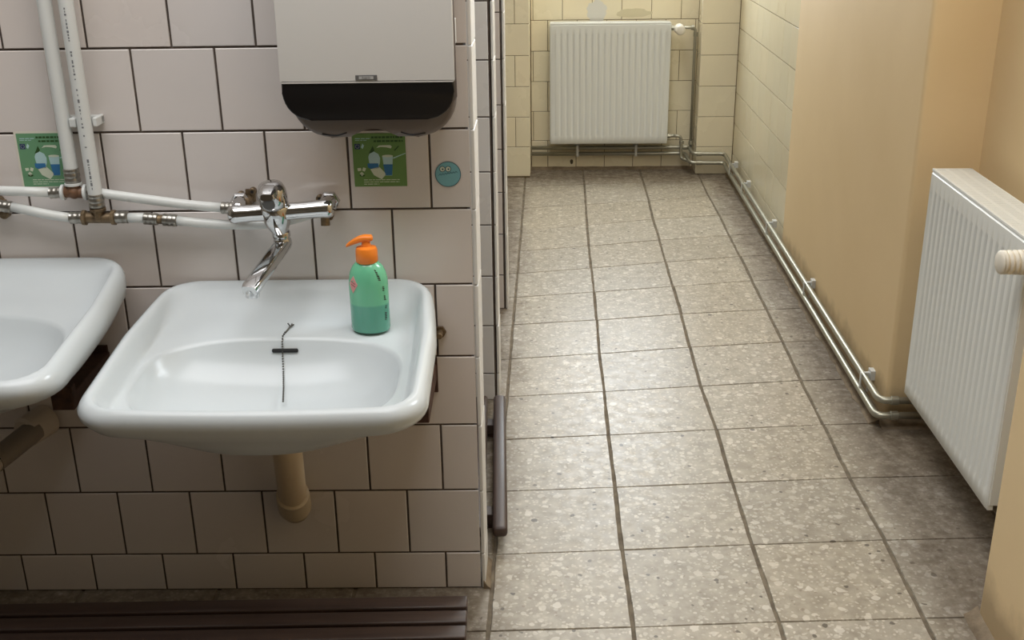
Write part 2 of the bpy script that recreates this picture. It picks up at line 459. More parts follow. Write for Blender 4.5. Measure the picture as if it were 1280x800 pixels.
for c in range(-8, 5):
    for i in range(-13, 14):
        q = [Vector((*lat(c, i), 0)), Vector((*lat(c+1, i), 0)), Vector((*lat(c+1, i+1), 0)), Vector((*lat(c, i+1), 0))]
        jx, jy = random.uniform(.0032, .0050), random.uniform(.0010, .0022)
        sx = (jx, -jx, -jx, jx); sy = (jy, jy, -jy, -jy)
        q = [p+Vector((sx[k]+random.uniform(-.001, .001), sy[k], random.uniform(-.0005, .0005))) for k, p in enumerate(q)]
        if q[0].x > 1.19 or q[1].x < -2.3 or q[0].y > 5.85 or q[2].y < -1.7: continue
        # slightly worn edge: subdivide the rim so joints wander
        rim = []
        for k in range(4):
            a, b = q[k], q[(k+1) % 4]
            for s in range(6):
                p = a.lerp(b, s/6)
                if s:
                    wob = random.uniform(-.0011, .0011) if k in (1, 3) else random.uniform(-.0005, .0005)
                    p = p + (Vector((wob, 0, 0)) if k in (1, 3) else Vector((0, wob, 0)))
                rim.append(p)
        cen = sum(rim, Vector())/len(rim)
        top = [bm.verts.new(p+(cen-p).normalized()*.0012) for p in rim]
        low = [bm.verts.new(p+Vector((0, 0, -.003))) for p in rim]
        ft = bm.faces.new(top); fs = [ft]
        for k in range(len(rim)):
            j = (k+1) % len(rim); fs.append(bm.faces.new((low[k], low[j], top[j], top[k])))
        gr = random.uniform(.86, 1.0); w = random.uniform(-.02, .03)
        for f in fs:
            f.material_index = 1
            for l in f.loops: l[lay] = (gr*(1+w*.5), gr, gr*(1-w), 1)
struct('floor', bm, ['grout_floor', 'terrazzo'])

# rough cement fillet along the foot of the right wall and niche
def fillet_strip(name, pts, wid, hgt, nrm):
    bm = NB(); rings = []
    pts = [Vector(p) for p in pts]
    P = []
    for a, b in zip(pts, pts[1:]):
        n = max(2, int((b-a).length/.04))
        P += [a.lerp(b, k/n) for k in range(n)]
    P.append(pts[-1]); nrm = Vector(nrm)
    for p in P:
        w = wid*random.uniform(.85, 1.12); h = hgt*random.uniform(.85, 1.1)
        rings.append([p+Vector((0, 0, -.004)), p+nrm*w+Vector((0, 0, -.004)), p+nrm*w*.98+Vector((0, 0, .002)), p+nrm*w*.5+Vector((0, 0, h*.45)), p+nrm*w*.12+Vector((0, 0, h*.93)), p+Vector((0, 0, h))])
    loft(bm, rings); return struct(name, bm, 'screed', smooth=60)
fillet_strip('baseboard_right', [(.918, 2.80, 0), (.918, 4.26, 0), (.934, 4.3, 0), (.934, 5.66, 0)], .04, .022, (-1, 0, 0))
fillet_strip('baseboard_niche', [(.905, 2.795, 0), (1.08, 2.795, 0)], .03, .02, (0, -1, 0))
fillet_strip('baseboard_near', [(.868, 1.0, 0), (.868, 1.935, 0)], .03, .02, (-1, 0, 0))
fillet_strip('baseboard_far', [(-.10, 5.785, 0), (.75, 5.785, 0)], .035, .012, (0, -1, 0))
fillet_strip('baseboard_partition', [(-.141, 2.012, 0), (-.141, 2.12, 0)], .014, .02, (1, 0, 0))

# ------------------------------------------------------------------ washbasins
def ring(cx, c0, c1, a, kind, rr, z, back=1., NP=128, cc=.5):
    """closed outline seen from above; c0..c1 distance from the wall, half width a; kind 'r': rounded
    rectangle with corner radius rr, 's': superellipse of exponent rr; the basin falls 9 % to the front"""
    cy = c0+(c1-c0)*cc; out = []; a *= .972
    for i in range(NP):
        t = 2*math.pi*i/NP; c, s = math.cos(t), math.sin(t)
        lo, hi = 0., .6
        for _ in range(26):
            m = (lo+hi)/2; x, y = m*c, cy+m*s
            v = (y-c0)/(c1-c0); w = a*(back+(1-back)*min(1, max(0, v*2.2))**.7)
            if kind == 'r':
                r = min(rr, (c1-c0)/2, w); ym = (c0+c1)/2
                qx, qy = max(0, abs(x)-(w-r)), max(0, abs(y-ym)-((c1-c0)/2-r)); ins = qx*qx+qy*qy <= r*r
            else:
                b = (cy-c0) if y < cy else (c1-cy); ins = (abs(x)/w)**rr+(abs(y-cy)/b)**rr <= 1
            lo, hi = (m, hi) if ins else (lo, m)
        bow = .010*(1-(lo*c/a)**2) if s > 0 else 0
        ly = cy+lo*s + bow*(s if s > 0 else 0)
        out.append((cx+lo*c, -ly, z-.09*ly))
    return out
def washbasin(name, label, loc, rz, soapdish=False):
    t = thing(name, label, 'washbasin', loc, rz, None)
    bm = NB(); r = []
    r.append(ring(0, .25, .35, .05, 's', 2, -.132))
    r.append(ring(0, .19, .40, .13, 's', 2.1, -.122))
    r.append(ring(0, .11, .432, .20, 's', 2.4, -.103))
    r.append(ring(0, .04, .448, .252, 's', 3.2, -.080))
    r.append(ring(0, .008, .466, .271, 's', 4.4, -.060, .97))
    r.append(ring(0, .001, .478, .279, 'r', .078, -.046, .93))
    r.append(ring(0, .001, .486, .283, 'r', .066, -.030, .91))
    r.append(ring(0, .001, .490, .281, 'r', .060, -.016, .91))
    r.append(ring(0, .001, .486, .276, 'r', .058, -.006, .91))
    r.append(ring(0, .003, .480, .269, 'r', .055, -.0005, .91))
    r.append(ring(0, .008, .475, .263, 'r', .053, .0008, .91))
    r.append(ring(0, .014, .472, .258, 'r', .052, -.002, .91))
    r.append(ring(0, .024, .470, .253, 'r', .053, -.010, .915))
    r.append(ring(0, .045, .468, .248, 'r', .058, -.022, .925))
    r.append(ring(0, .068, .467, .244, 'r', .066, -.031, .94))
    r.append(ring(0, .088, .466, .241, 'r', .076, -.0355, .96))
    r.append(ring(0, .110, .465, .238, 'r', .088, -.0375, .98))
    r.append(ring(-.004, .159, .462, .233, 's', 2.9, -.0385))
    r.append(ring(-.004, .164, .458, .229, 's', 2.88, -.0405))
    r.append(ring(-.004, .168, .455, .2255, 's', 2.85, -.046))
    r.append(ring(-.004, .174, .451, .220, 's', 2.8, -.058))
    r.append(ring(-.004, .192, .438, .203, 's', 2.6, -.084))
    r.append(ring(-.003, .225, .408, .155, 's', 2.3, -.106))
    r.append(ring(-.001, .262, .365, .080, 's', 2, -.118))
    r.append(ring(0, .281, .329, .024, 's', 2, -.121))
    loft(bm, r)
    o = obj('basin', bm, 'ceramic', t, smooth=True)
    bm = NB(); mtx = Matrix.Translation((.000, -.1765, -.074)) @ Matrix.Rotation(R(-30), 4, 'X')
    box(bm, (-.0235, -.004, -.0036), (.0235, .003, .0036), bev=.003, mtx=mtx, seg=3)
    obj('overflow_slot', bm, 'dark_hole', t, smooth=40)
    bm = NB(); lathe(bm, [(.021, 0), (.023, .002), (.019, .004), (.004, .003)], 24, Matrix.Translation((0, -.305, -.1495)))
    obj('drain', bm, 'chrome', t, smooth=40)
    return t
SINKK = .332  # centre, metres left of the wall corner
s1 = washbasin('washbasin', 'white ceramic washbasin holding the green soap bottle, under the wall mixer tap', S(SINKK, .0035, .703), WR)
s2 = washbasin('washbasin', 'white ceramic washbasin cut off by the photo edge, under the two white riser pipes', S(SINKK+.570, .0035, .752), WR)
# ball chain with its hook: a part of the right basin
bm = NB(); hook = NB()
tube(hook, [(.008, -.124, -.045), (.002, -.132, -.047), (-.003, -.150, -.0505)], .0014, 8, 0)
tube(hook, [(-.003, -.121, -.044), (.003, -.130, -.046), (.004, -.120, -.045)], .0013, 8, 0)
obj('chain_hook', hook, 'chain', s1, smooth=True)
pts = [(-.003, -.150, -.051), (-.005, -.161, -.0535), (-.005, -.170, -.061), (-.004, -.180, -.080), (-.001, -.200, -.106), (.004, -.23, -.122), (.010, -.270, -.134)]
P = []
for a, b in zip(pts, pts[1:]):
    a = Vector(a); b = Vector(b); n = max(1, int((b-a).length/.0042)); P += [a.lerp(b, k/n) for k in range(n)]
for p in P:
    bmesh.ops.create_icosphere(bm, subdivisions=1, radius=.0019, matrix=Matrix.Translation(p+Vector((0, -.0015, .002))))
obj('ball_chain', bm, 'chain', s1, smooth=True)

# brackets under the basins
def bracket(label, k, z, L, hw=.016):
    t = thing('basin_bracket', label, 'bracket', S(k, 0, z), WR)
    bm = NB(); box(bm, (-hw, -L, -.016), (hw, -.001, .016), bev=.002); box(bm, (-.018, -.006, -.045), (.018, -.001, .03), bev=.001)
    box(bm, (-hw, -L, .010), (hw, -L+.02, .03), bev=.002)
    obj('arm', bm, 'rust_steel', t)
    bm = NB(); cyl(bm, (0, -L+.03, .0165), (0, -L+.03, .0185), .006); obj('bolt', bm, 'dull_steel', t)
    return t
bracket('brown painted steel bracket in the gap between the two washbasins', .738, .540, .20, .020)
bracket('brown painted steel bracket showing past the right rim of the near washbasin', .094, .508, .20)
bm = NB(); a = S(.068, 0, .592); cyl(bm, a, a+N*.03, .006, ch=.001); cyl(bm, a+N*.002, a+N*.008, .012, n=6)
tag(obj('wall_bolt', bm, 'old_brass'), 'rusty bolt in the white tiles just right of the near washbasin', 'bolt')

# drain pipe of the right basin
t = thing('waste_pipe', 'beige plastic waste pipe running from the near washbasin into the tiles', 'pipe', S(SINKK+.01, 0, .2), WR)
bm = NB(); tube(bm, [(.003, -.215, .290), (.000, -.195, .245), (-.032, -.05, .05), (-.040, -.003, -.005)], .0275, 24, .04); obj('pipe', bm, 'beige_pvc', t, smooth=True)
bm = NB(); m_, L = axis((-.0285, -.065, .070), (-.0385, -.012, .004)); lathe(bm, [(.028, 0), (.033, .003), (.0335, .03), (.0335, .07)], 28, m_); obj('collar', bm, 'beige_ring', t, smooth=40)
bm = NB(); lathe(bm, [(.029, 0), (.0305, .003), (.0305, .014), (.027, .017), (.027, .018)], 28, axis((.003, -.214, .288), (.0035, -.222, .308))[0]); obj('slip_nut', bm, 'beige_ring', t, smooth=40)
bm = NB(); tube(bm, [(.003, -.218, .29), (.003, -.25, .345)], .022, 20, 0); obj('tailpiece', bm, 'old_brass', t, smooth=40)
# drain of the left basin
t = thing('waste_pipe', 'grey rubber and white waste pipe slanting from the tiles below the cut-off washbasin', 'pipe', S(.865, 0, .39), WR)
bm = NB(); lathe(bm, [(.031, 0), (.032, .004), (.031, .055), (.026, .06), (.026, .061)], 30, axis((0, -.001, .02), (-.03, -.07, .015))[0]); obj('wall_collar', bm, 'white_grey', t, smooth=40)
bm = NB(); tube(bm, [(-.008, -.045, .018), (-.045, -.15, .004)], .0225, 24, 0); obj('rubber_sleeve', bm, 'rubber', t, smooth=40)
bm = NB(); tube(bm, [(-.043, -.14, .005), (-.055, -.19, -.002), (-.085, -.24, .04), (-.085, -.27, .16)], .0205, 20, .03); obj('pipe', bm, 'white_grey', t, smooth=True)

# ------------------------------------------------------------------ mixer tap
def local(name, label, cat, k, z): return thing(name, label, cat, S(k, 0, z), WR)
KT = .354
t = local('mixer_tap', 'chrome wall mixer tap with swivel spout above the near washbasin', 'tap', KT, .86)
bm = NB()
# body: stout leaning cylinder running down into a neck
mb, L = axis((.004, -.064, -.024), (.002, -.090, .048))
lathe(bm, [(.015, -.026), (.0165, -.020), (.0225, -.006), (.0252, .006), (.0255, .036), (.0235, .038)], 32, mb)
obj('body', bm, 'chrome', t, smooth=50)
for sx, nm in ((-1, 0), (1, 0)):
    bm = NB(); m_, L = axis((.003+sx*.014, -.070, -.006), (sx*.088+.012, -.066, -.006+.005*sx))
    lathe(bm, [(.0165, 0), (.0155, .03), (.0165, L-.012), (.0175, L-.004), (.0155, L+.004), (.010, L+.007)], 28, m_)
    obj('inlet_arm', bm, 'chrome', t, smooth=50)
    bm = NB(); cyl(bm, (sx*.080+.012, -.06, -.004), (sx*.082+.012, -.022, .002), .0125, .0145, ch=.001, n=24); lathe(bm, [(.019, 0), (.0195, .004), (.016, .010)], 6, axis((sx*.082+.012, -.022, .002), (sx*.082+.012, -.052, -.002))[0])
    obj('union_nut', bm, 'chrome', t, smooth=40)
bm = NB()
lathe(bm, [(.0235, .039), (.0258, .041), (.0262, .052), (.0255, .066), (.022, .075), (.013, .0795), (.002, .0805)], 32, mb)
h = obj('handle', bm, 'chrome', t, smooth=50)
bm = NB(); rings = []
for q, w, hh in ((0, .016, .012), (.012, .0155, .011), (.022, .014, .009), (.028, .011, .006)):
    c0 = mb @ Vector((0, 0, .064)) + Vector((0, -.014, .004)) + Vector((0, -.75, -.12)).normalized()*q
    rings.append([c0+Vector((w*math.copysign(abs(math.cos(a))**.6, math.cos(a)), 0, hh*math.copysign(abs(math.sin(a))**.6, math.sin(a)))) for a in [2*math.pi*i/16 for i in range(16)]])
loft(bm, rings); obj('lever', bm, 'chrome', h, smooth=50)
bm = NB(); lathe(bm, [(.0095, 0), (.011, .002), (.011, .004), (.0075, .005)], 20, axis(mb @ Vector((0, -.024, .054)), mb @ Vector((0, -.04, .054)))[0]); obj('index_button', bm, 'label_grey', h, smooth=50)
# swivel collar and flat spout
bm = NB(); lathe(bm, [(.0155, 0), (.0165, .002), (.0165, .010), (.0145, .012), (.0145, .014), (.016, .016), (.016, .024), (.013, .026)], 28, axis((.006, -.056, -.046), (.007, -.053, -.076))[0]); obj('swivel_collar', bm, 'chrome', t, smooth=40)
bm = NB(); rings = []
sp = [(Vector((.0105, -.044, -.068)), .0125, .009), (Vector((.008, -.054, -.071)), .0145, .0105), (Vector((-.004, -.110, -.084)), .0145, .010), (Vector((-.016, -.165, -.098)), .015, .010), (Vector((-.0225, -.194, -.106)), .0155, .0105), (Vector((-.025, -.204, -.109)), .0135, .009)]
for i, (c, w, hh) in enumerate(sp):
    a_, b_ = sp[max(0, i-1)][0], sp[min(len(sp)-1, i+1)][0]; d = (b_-a_).normalized(); sd = d.cross(Vector((0, 0, 1))).normalized(); up = sd.cross(d)
    rings.append([c+sd*w*math.copysign(abs(math.cos(a))**.45, math.cos(a))+up*hh*math.copysign(abs(math.sin(a))**.45, math.sin(a)) for a in [2*math.pi*k/24 for k in range(24)]])
loft(bm, rings); spout = obj('spout', bm, 'chrome', t, smooth=35)
bm = NB(); lathe(bm, [(.0125, 0), (.0125, .018), (.0115, .020), (.009, .020)], 24, axis((-.0225, -.192, -.104), (-.0225, -.194, -.13))[0]); obj('aerator', bm, 'chrome', spout, smooth=40)

# wall elbows of old brass behind the tap's arms
def elbow(label, k, z, fl):
    t = local('wall_elbow', label, 'pipe fitting', k, z)
    bm = NB(); cyl(bm, (0, -.002, 0), (0, -.034, .0), .0105, ch=.001)
    tube(bm, [(0, -.022, 0), (.0, -.026, -.03)], .0085, 14, 0); obj('fitting', bm, 'old_brass', t, smooth=50)
    for p in ((-.010*fl, .017), (.013*fl, .010), (.006*fl, -.018)):
        bm = NB(); box(bm, (min(0, p[0])-.004, -.010, min(0, p[1])-.004), (max(0, p[0])+.004, -.004, max(0, p[1])+.004), bev=.002)
        cyl(bm, (p[0], -.001, p[1]), (p[0], -.014, p[1]), .0068, ch=.0015); obj('fixing_lug', bm, 'old_brass', t, smooth=40)
        bm = NB(); cyl(bm, (p[0], -.013, p[1]), (p[0], -.0146, p[1]), .0028); obj('screw', bm, 'dark_hole', t)
    return t
elbow('brown brass wall elbow to the right of the chrome mixer tap', KT-.083, .845, 1)
elbow('brown brass wall elbow behind the left arm of the chrome mixer tap', KT+.060, .860, -1)

# ------------------------------------------------------------------ white supply pipes
def sleeve(bm, a, b, r):
    m_, L = axis(a, b); pr = [(r*.9, 0), (r*1.05, .001)]
    nn = max(3, int(L/.004))
    for i in range(nn): pr += [(r*1.05, L*(i+.1)/nn+.001), (r*(1.0 if i % 2 else 1.08), L*(i+.5)/nn+.001)]
    pr += [(r*1.05, L-.001), (r*.9, L)]
    lathe(bm, pr, 22, m_)
def printing(bm, a, b, r, side, step=.011, seed=1):
    """tiny printed marks along the front of a riser"""
    rnd = random.Random(seed); a = Vector(a); b = Vector(b); d = (b-a).normalized(); L = (b-a).length; s = .004
    while s < L-.01:
        l = rnd.choice((.002, .003, .004, .006)); w = rnd.choice((.0012, .002, .0028))
        if rnd.random() < .8:
            ang = side; o = Vector((math.sin(ang), -math.cos(ang), 0)); sd = Vector((math.cos(ang), math.sin(ang), 0))
            c = a+d*s
            vs = [c+o*(r+.00025)+sd*w*x+d*l*y for x, y in ((-.6, 0), (.6, 0), (.6, 1), (-.6, 1))]
            q = [bm.verts.new(v) for v in vs]; q2 = [bm.verts.new(v-o*.0006) for v in vs]
            bm.faces.new(q); bm.faces.new(q2[::-1])
            for i in range(4): bm.faces.new((q[i], q2[i], q2[(i+1) % 4], q[(i+1) % 4]))
        s += l+rnd.choice((.002, .003, .006))
# local frame: origin at wall corner projected, x = -k
def W(k, off, z): return Vector((-k, -off, z))
t = thing('water_pipe', 'thicker plain white riser pipe with its upper branch feeding the tap', 'pipe', S(0), WR)
kA = .724
bm = NB(); tube(bm, [W(kA+.004, .033, 2.7), W(kA, .033, .902)], .0125, 20, 0); obj('riser', bm, 'pipe_white', t, smooth=40)
bm = NB(); sleeve(bm, W(kA, .033, .930), W(kA, .033, .903), .0135); obj('press_sleeve', bm, 'dull_steel', t, smooth=30)
bm = NB(); lathe(bm, [(.0125, 0), (.0155, .001), (.0155, .005), (.0125, .006)], 22, axis(W(kA, .033, .904), W(kA, .033, .89))[0]); obj('ring', bm, 'pipe_white', t, smooth=40)
bm = NB(); cyl(bm, W(kA, .033, .902), W(kA, .033, .886), .0115); cyl(bm, W(kA+.018, .033, .886), W(kA-.018, .033, .884), .0105, ch=.001)
for p in (W(kA, .036, .886),): bmesh.ops.create_uvsphere(bm, u_segments=16, v_segments=10, radius=.0125, matrix=Matrix.Translation(p))
obj('tee', bm, 'brown_fit', t, smooth=50)
for s_ in (-1, 1):
    bm = NB(); lathe(bm, [(.010, 0), (.0145, .001), (.0145, .006), (.010, .007)], 22, axis(W(kA-s_*.017, .033, .885), W(kA-s_*.026, .033, .885))[0]); obj('ring', bm, 'pipe_white', t, smooth=40)
    bm = NB(); sleeve(bm, W(kA-s_*.024, .033, .885), W(kA-s_*.046, .033, .884), .0098); obj('press_sleeve', bm, 'dull_steel', t, smooth=30)
bm = NB(); tube(bm, [W(kA+.044, .033, .885), W(kA+.12, .033, .889), W(kA+.5, .033, .896)], .0088, 16, .03); obj('branch_pipe', bm, 'pipe_white', t, smooth=True)
bm = NB(); tube(bm, [W(kA-.044, .033, .884), W(kA-.07, .033, .879), W(.52, .036, .860), W(.452, .036, .853)], .0088, 16, .04); obj('branch_pipe', bm, 'pipe_white', t, smooth=True)
bm = NB(); sleeve(bm, W(.458, .036, .8535), W(.434, .036, .852), .0105); cyl(bm, W(.434, .036, .852), W(.418, .036, .852), .010, n=6)
obj('press_sleeve', bm, 'dull_steel', t, smooth=30)

t = thing('water_pipe', 'white riser pipe printed with small letters and its lower branch to the tap', 'pipe', S(0), WR)
kB = .684
bm = NB(); tube(bm, [W(kB+.004, .040, 2.7), W(kB, .040, .872)], .0128, 20, 0); rz_ = obj('riser', bm, 'pipe_white', t, smooth=40)
bm = NB(); printing(bm, W(kB-.0, .040, .885), W(kB+.002, .040, 1.6), .0128, R(4)); obj('printed_text', bm, 'print', rz_)['kind'] = 'stuff'
bm = NB(); sleeve(bm, W(kB, .040, .884), W(kB, .040, .858), .0135); obj('press_sleeve', bm, 'dull_steel', t, smooth=30)
zt = .838
bm = NB(); cyl(bm, W(kB, .038, .860), W(kB, .038, zt), .0105); lathe(bm, [(.013, 0), (.0155, .002), (.0155, .006), (.012, .008)], 8, axis(W(kB, .039, .858), W(kB, .039, .846))[0])
cyl(bm, W(kB+.026, .038, zt), W(kB-.026, .038, zt-.001), .0098)
for s_ in (-1, 1): lathe(bm, [(.010, 0), (.0145, .002), (.0145, .008), (.010, .010)], 8, axis(W(kB+s_*.022, .038, zt), W(kB+s_*.036, .038, zt))[0])
obj('tee', bm, 'old_brass', t, smooth=40)
for s_ in (-1, 1):
    bm = NB(); sleeve(bm, W(kB+s_*.030, .038, zt), W(kB+s_*.054, .038, zt), .0105); obj('press_sleeve', bm, 'dull_steel', t, smooth=30)
bm = NB(); tube(bm, [W(kB+.052, .038, zt), W(kB+.09, .038, zt+.006), W(.848, .034, .860)], .0088, 16, .03); obj('branch_pipe', bm, 'pipe_white', t, smooth=True)
bm = NB(); sleeve(bm, W(.843, .034, .858), W(.870, .034, .862), .0105); obj('press_sleeve', bm, 'dull_steel', t, smooth=30)
bm = NB(); tube(bm, [W(kB-.052, .038, zt-.001), W(kB-.094, .038, zt-.002)], .0088, 16, 0); obj('branch_pipe', bm, 'pipe_white', t, smooth=True)
for a_, b_ in ((.602, .576), (.567, .541)):
    bm = NB(); sleeve(bm, W(a_, .038, .8355-(.602-a_)*.08), W(b_, .038, .8355-(.602-b_)*.08), .0108); obj('press_sleeve', bm, 'dull_steel', t, smooth=30)
bm = NB(); cyl(bm, W(.577, .038, .8335), W(.566, .038, .833), .0085); obj('coupling', bm, 'old_brass', t, smooth=40)
bm = NB(); tube(bm, [W(.544, .038, .831), W(.50, .036, .825), W(.435, .030, .818), W(.36, .026, .819), W(.29, .026, .838), W(.262, .03, .862)], .0088, 16, .04); obj('branch_pipe', bm, 'pipe_white', t, smooth=True)
# second elbow at the left edge
t2 = local('wall_elbow', 'brown brass wall elbow at the photo edge above the cut-off washbasin', 'pipe fitting', .880, .862)
bm = NB(); cyl(bm, (0, -.002, 0), (0, -.046, .0), .0125, ch=.002); cyl(bm, (.010, -.034, 0), (-.05, -.034, 0), .010); obj('fitting', bm, 'old_brass', t2, smooth=50)
for p in ((-.004, .024), (.010, -.022), (.003, -.014)):
    bm = NB(); box(bm, (min(0, p[0])-.006, -.012, min(0, p[1])-.004), (max(0, p[0])+.006, -.004, max(0, p[1])+.004), bev=.002)
    cyl(bm, (p[0], -.001, p[1]), (p[0], -.018, p[1]), .0095, ch=.002); obj('fixing_lug', bm, 'old_brass', t2, smooth=40)
# plastic pipe clips
for k, off in ((kA-.018, .0), (kB-.022, .0)):
    pass
t = local('pipe_clip', 'white plastic double clip holding both riser pipes to the tiles', 'clip', .704, 1.014)
bm = NB(); box(bm, (-.0065, -.044, -.008), (.0055, -.001, .008), bev=.002); box(bm, (.034, -.040, -.008), (.042, -.001, .008), bev=.002); box(bm, (-.036, -.016, -.007), (.042, -.001, .007), bev=.002)
obj('clip_body', bm, 'pipe_white', t)

# ------------------------------------------------------------------ towel dispenser
t = local('towel_dispenser', 'white and black paper towel dispenser on the tiles above the near washbasin', 'dispenser', .161, 1.0)
# wall offset .15; local x: 0 at centre
def rounded(x0, x1, z0, z1, r, seg=8, arch=None):
    P = [(x0, z1), (x0, z0+r)]
    for i in range(1, seg): a = math.pi/2*i/seg; P.append((x0+r-r*math.cos(a), z0+r-r*math.sin(a)))
    P.append((x0+r, z0))
    if arch:
        a0, a1, h = arch; n = 12
        for i in range(n+1): q = i/n; P.append((a0+(a1-a0)*q, z0+h*math.sin(math.pi*q)**.8))
    P.append((x1-r, z0))
    for i in range(1, seg): a = math.pi/2*i/seg; P.append((x1-r+r*math.sin(a), z0+r-r*math.cos(a)))
    P += [(x1, z0+r), (x1, z1)]
    return P
def prism(bm, P, y0, y1, bev=0, taper=1., mi=0):
    """P outline (x,z); from y0 back to y1 front (negative y = toward the room)"""
    a = [bm.verts.new((x*taper, y0, z)) for x, z in P]; b = [bm.verts.new((x, y1, z)) for x, z in P]
    bm.faces.new(a); fb = bm.faces.new(b[::-1]); n = len(P)
    for i in range(n): bm.faces.new((a[i], b[i], b[(i+1) % n], a[(i+1) % n]))
    if bev:
        bmesh.ops.bevel(bm, geom=[e for e in fb.edges], offset=bev, segments=3, profile=.5, affect='EDGES')
bm = NB(); prism(bm, rounded(-.136, .1475, .001, .40, .068, arch=(-.036, .044, .015)), -.001, -.134, .008, .90); obj('back_housing', bm, 'disp_grey', t, smooth=35)
bm = NB(); prism(bm, rounded(-.1445, .1445, .096, .41, .002), -.05, -.1515, .004, .985); fc = obj('front_cover', bm, 'disp_white', t, smooth=35)
bm = NB(); prism(bm, rounded(-.1435, .1435, .034, .0962, .046), -.06, -.1495, .003, .985); obj('lower_cover', bm, 'disp_black', t, smooth=35)
bm = NB(); box(bm, (-.019, -.1528, .1005), (.017, -.1512, .1090), bev=.0005); lb = obj('name_plate', bm, 'label_grey', t)
bm = NB(); box(bm, (-.013, -.1533, .1023), (.011, -.1524, .1070)); obj('plate_inset', bm, 'label_light', lb)
cu = bpy.data.curves.new('plate_text', 'FONT'); cu.body = 'Katrin'; cu.size = .0056; cu.align_x = 'CENTER'; cu.extrude = .0001
tx = bpy.data.objects.new('plate_text', cu); cu.materials.append(M['label_grey']); C.objects.link(tx); me_ = bpy.data.meshes.new_from_object(tx); bpy.data.objects.remove(tx); tx = bpy.data.objects.new('plate_text', me_); C.objects.link(tx); tx.parent = lb; tx['kind'] = 'stuff'; tx.rotation_euler = (R(90), 0, 0); tx.location = (-.001, -.1535, .1030)
bm = NB(); box(bm, (.144, -.128, .155), (.1475, -.11, .195), bev=.0015); obj('side_latch', bm, 'white_plastic', t)
for sx in (-1, 1):
    bm = NB(); tube(bm, [(.004+sx*.046, -.1345, .010), (.004+sx*.062, -.1345, .0045), (.004+sx*.088, -.1345, .008)], .0013, 6, .01)
    obj('seam_line', bm, 'disp_black', t, smooth=True)

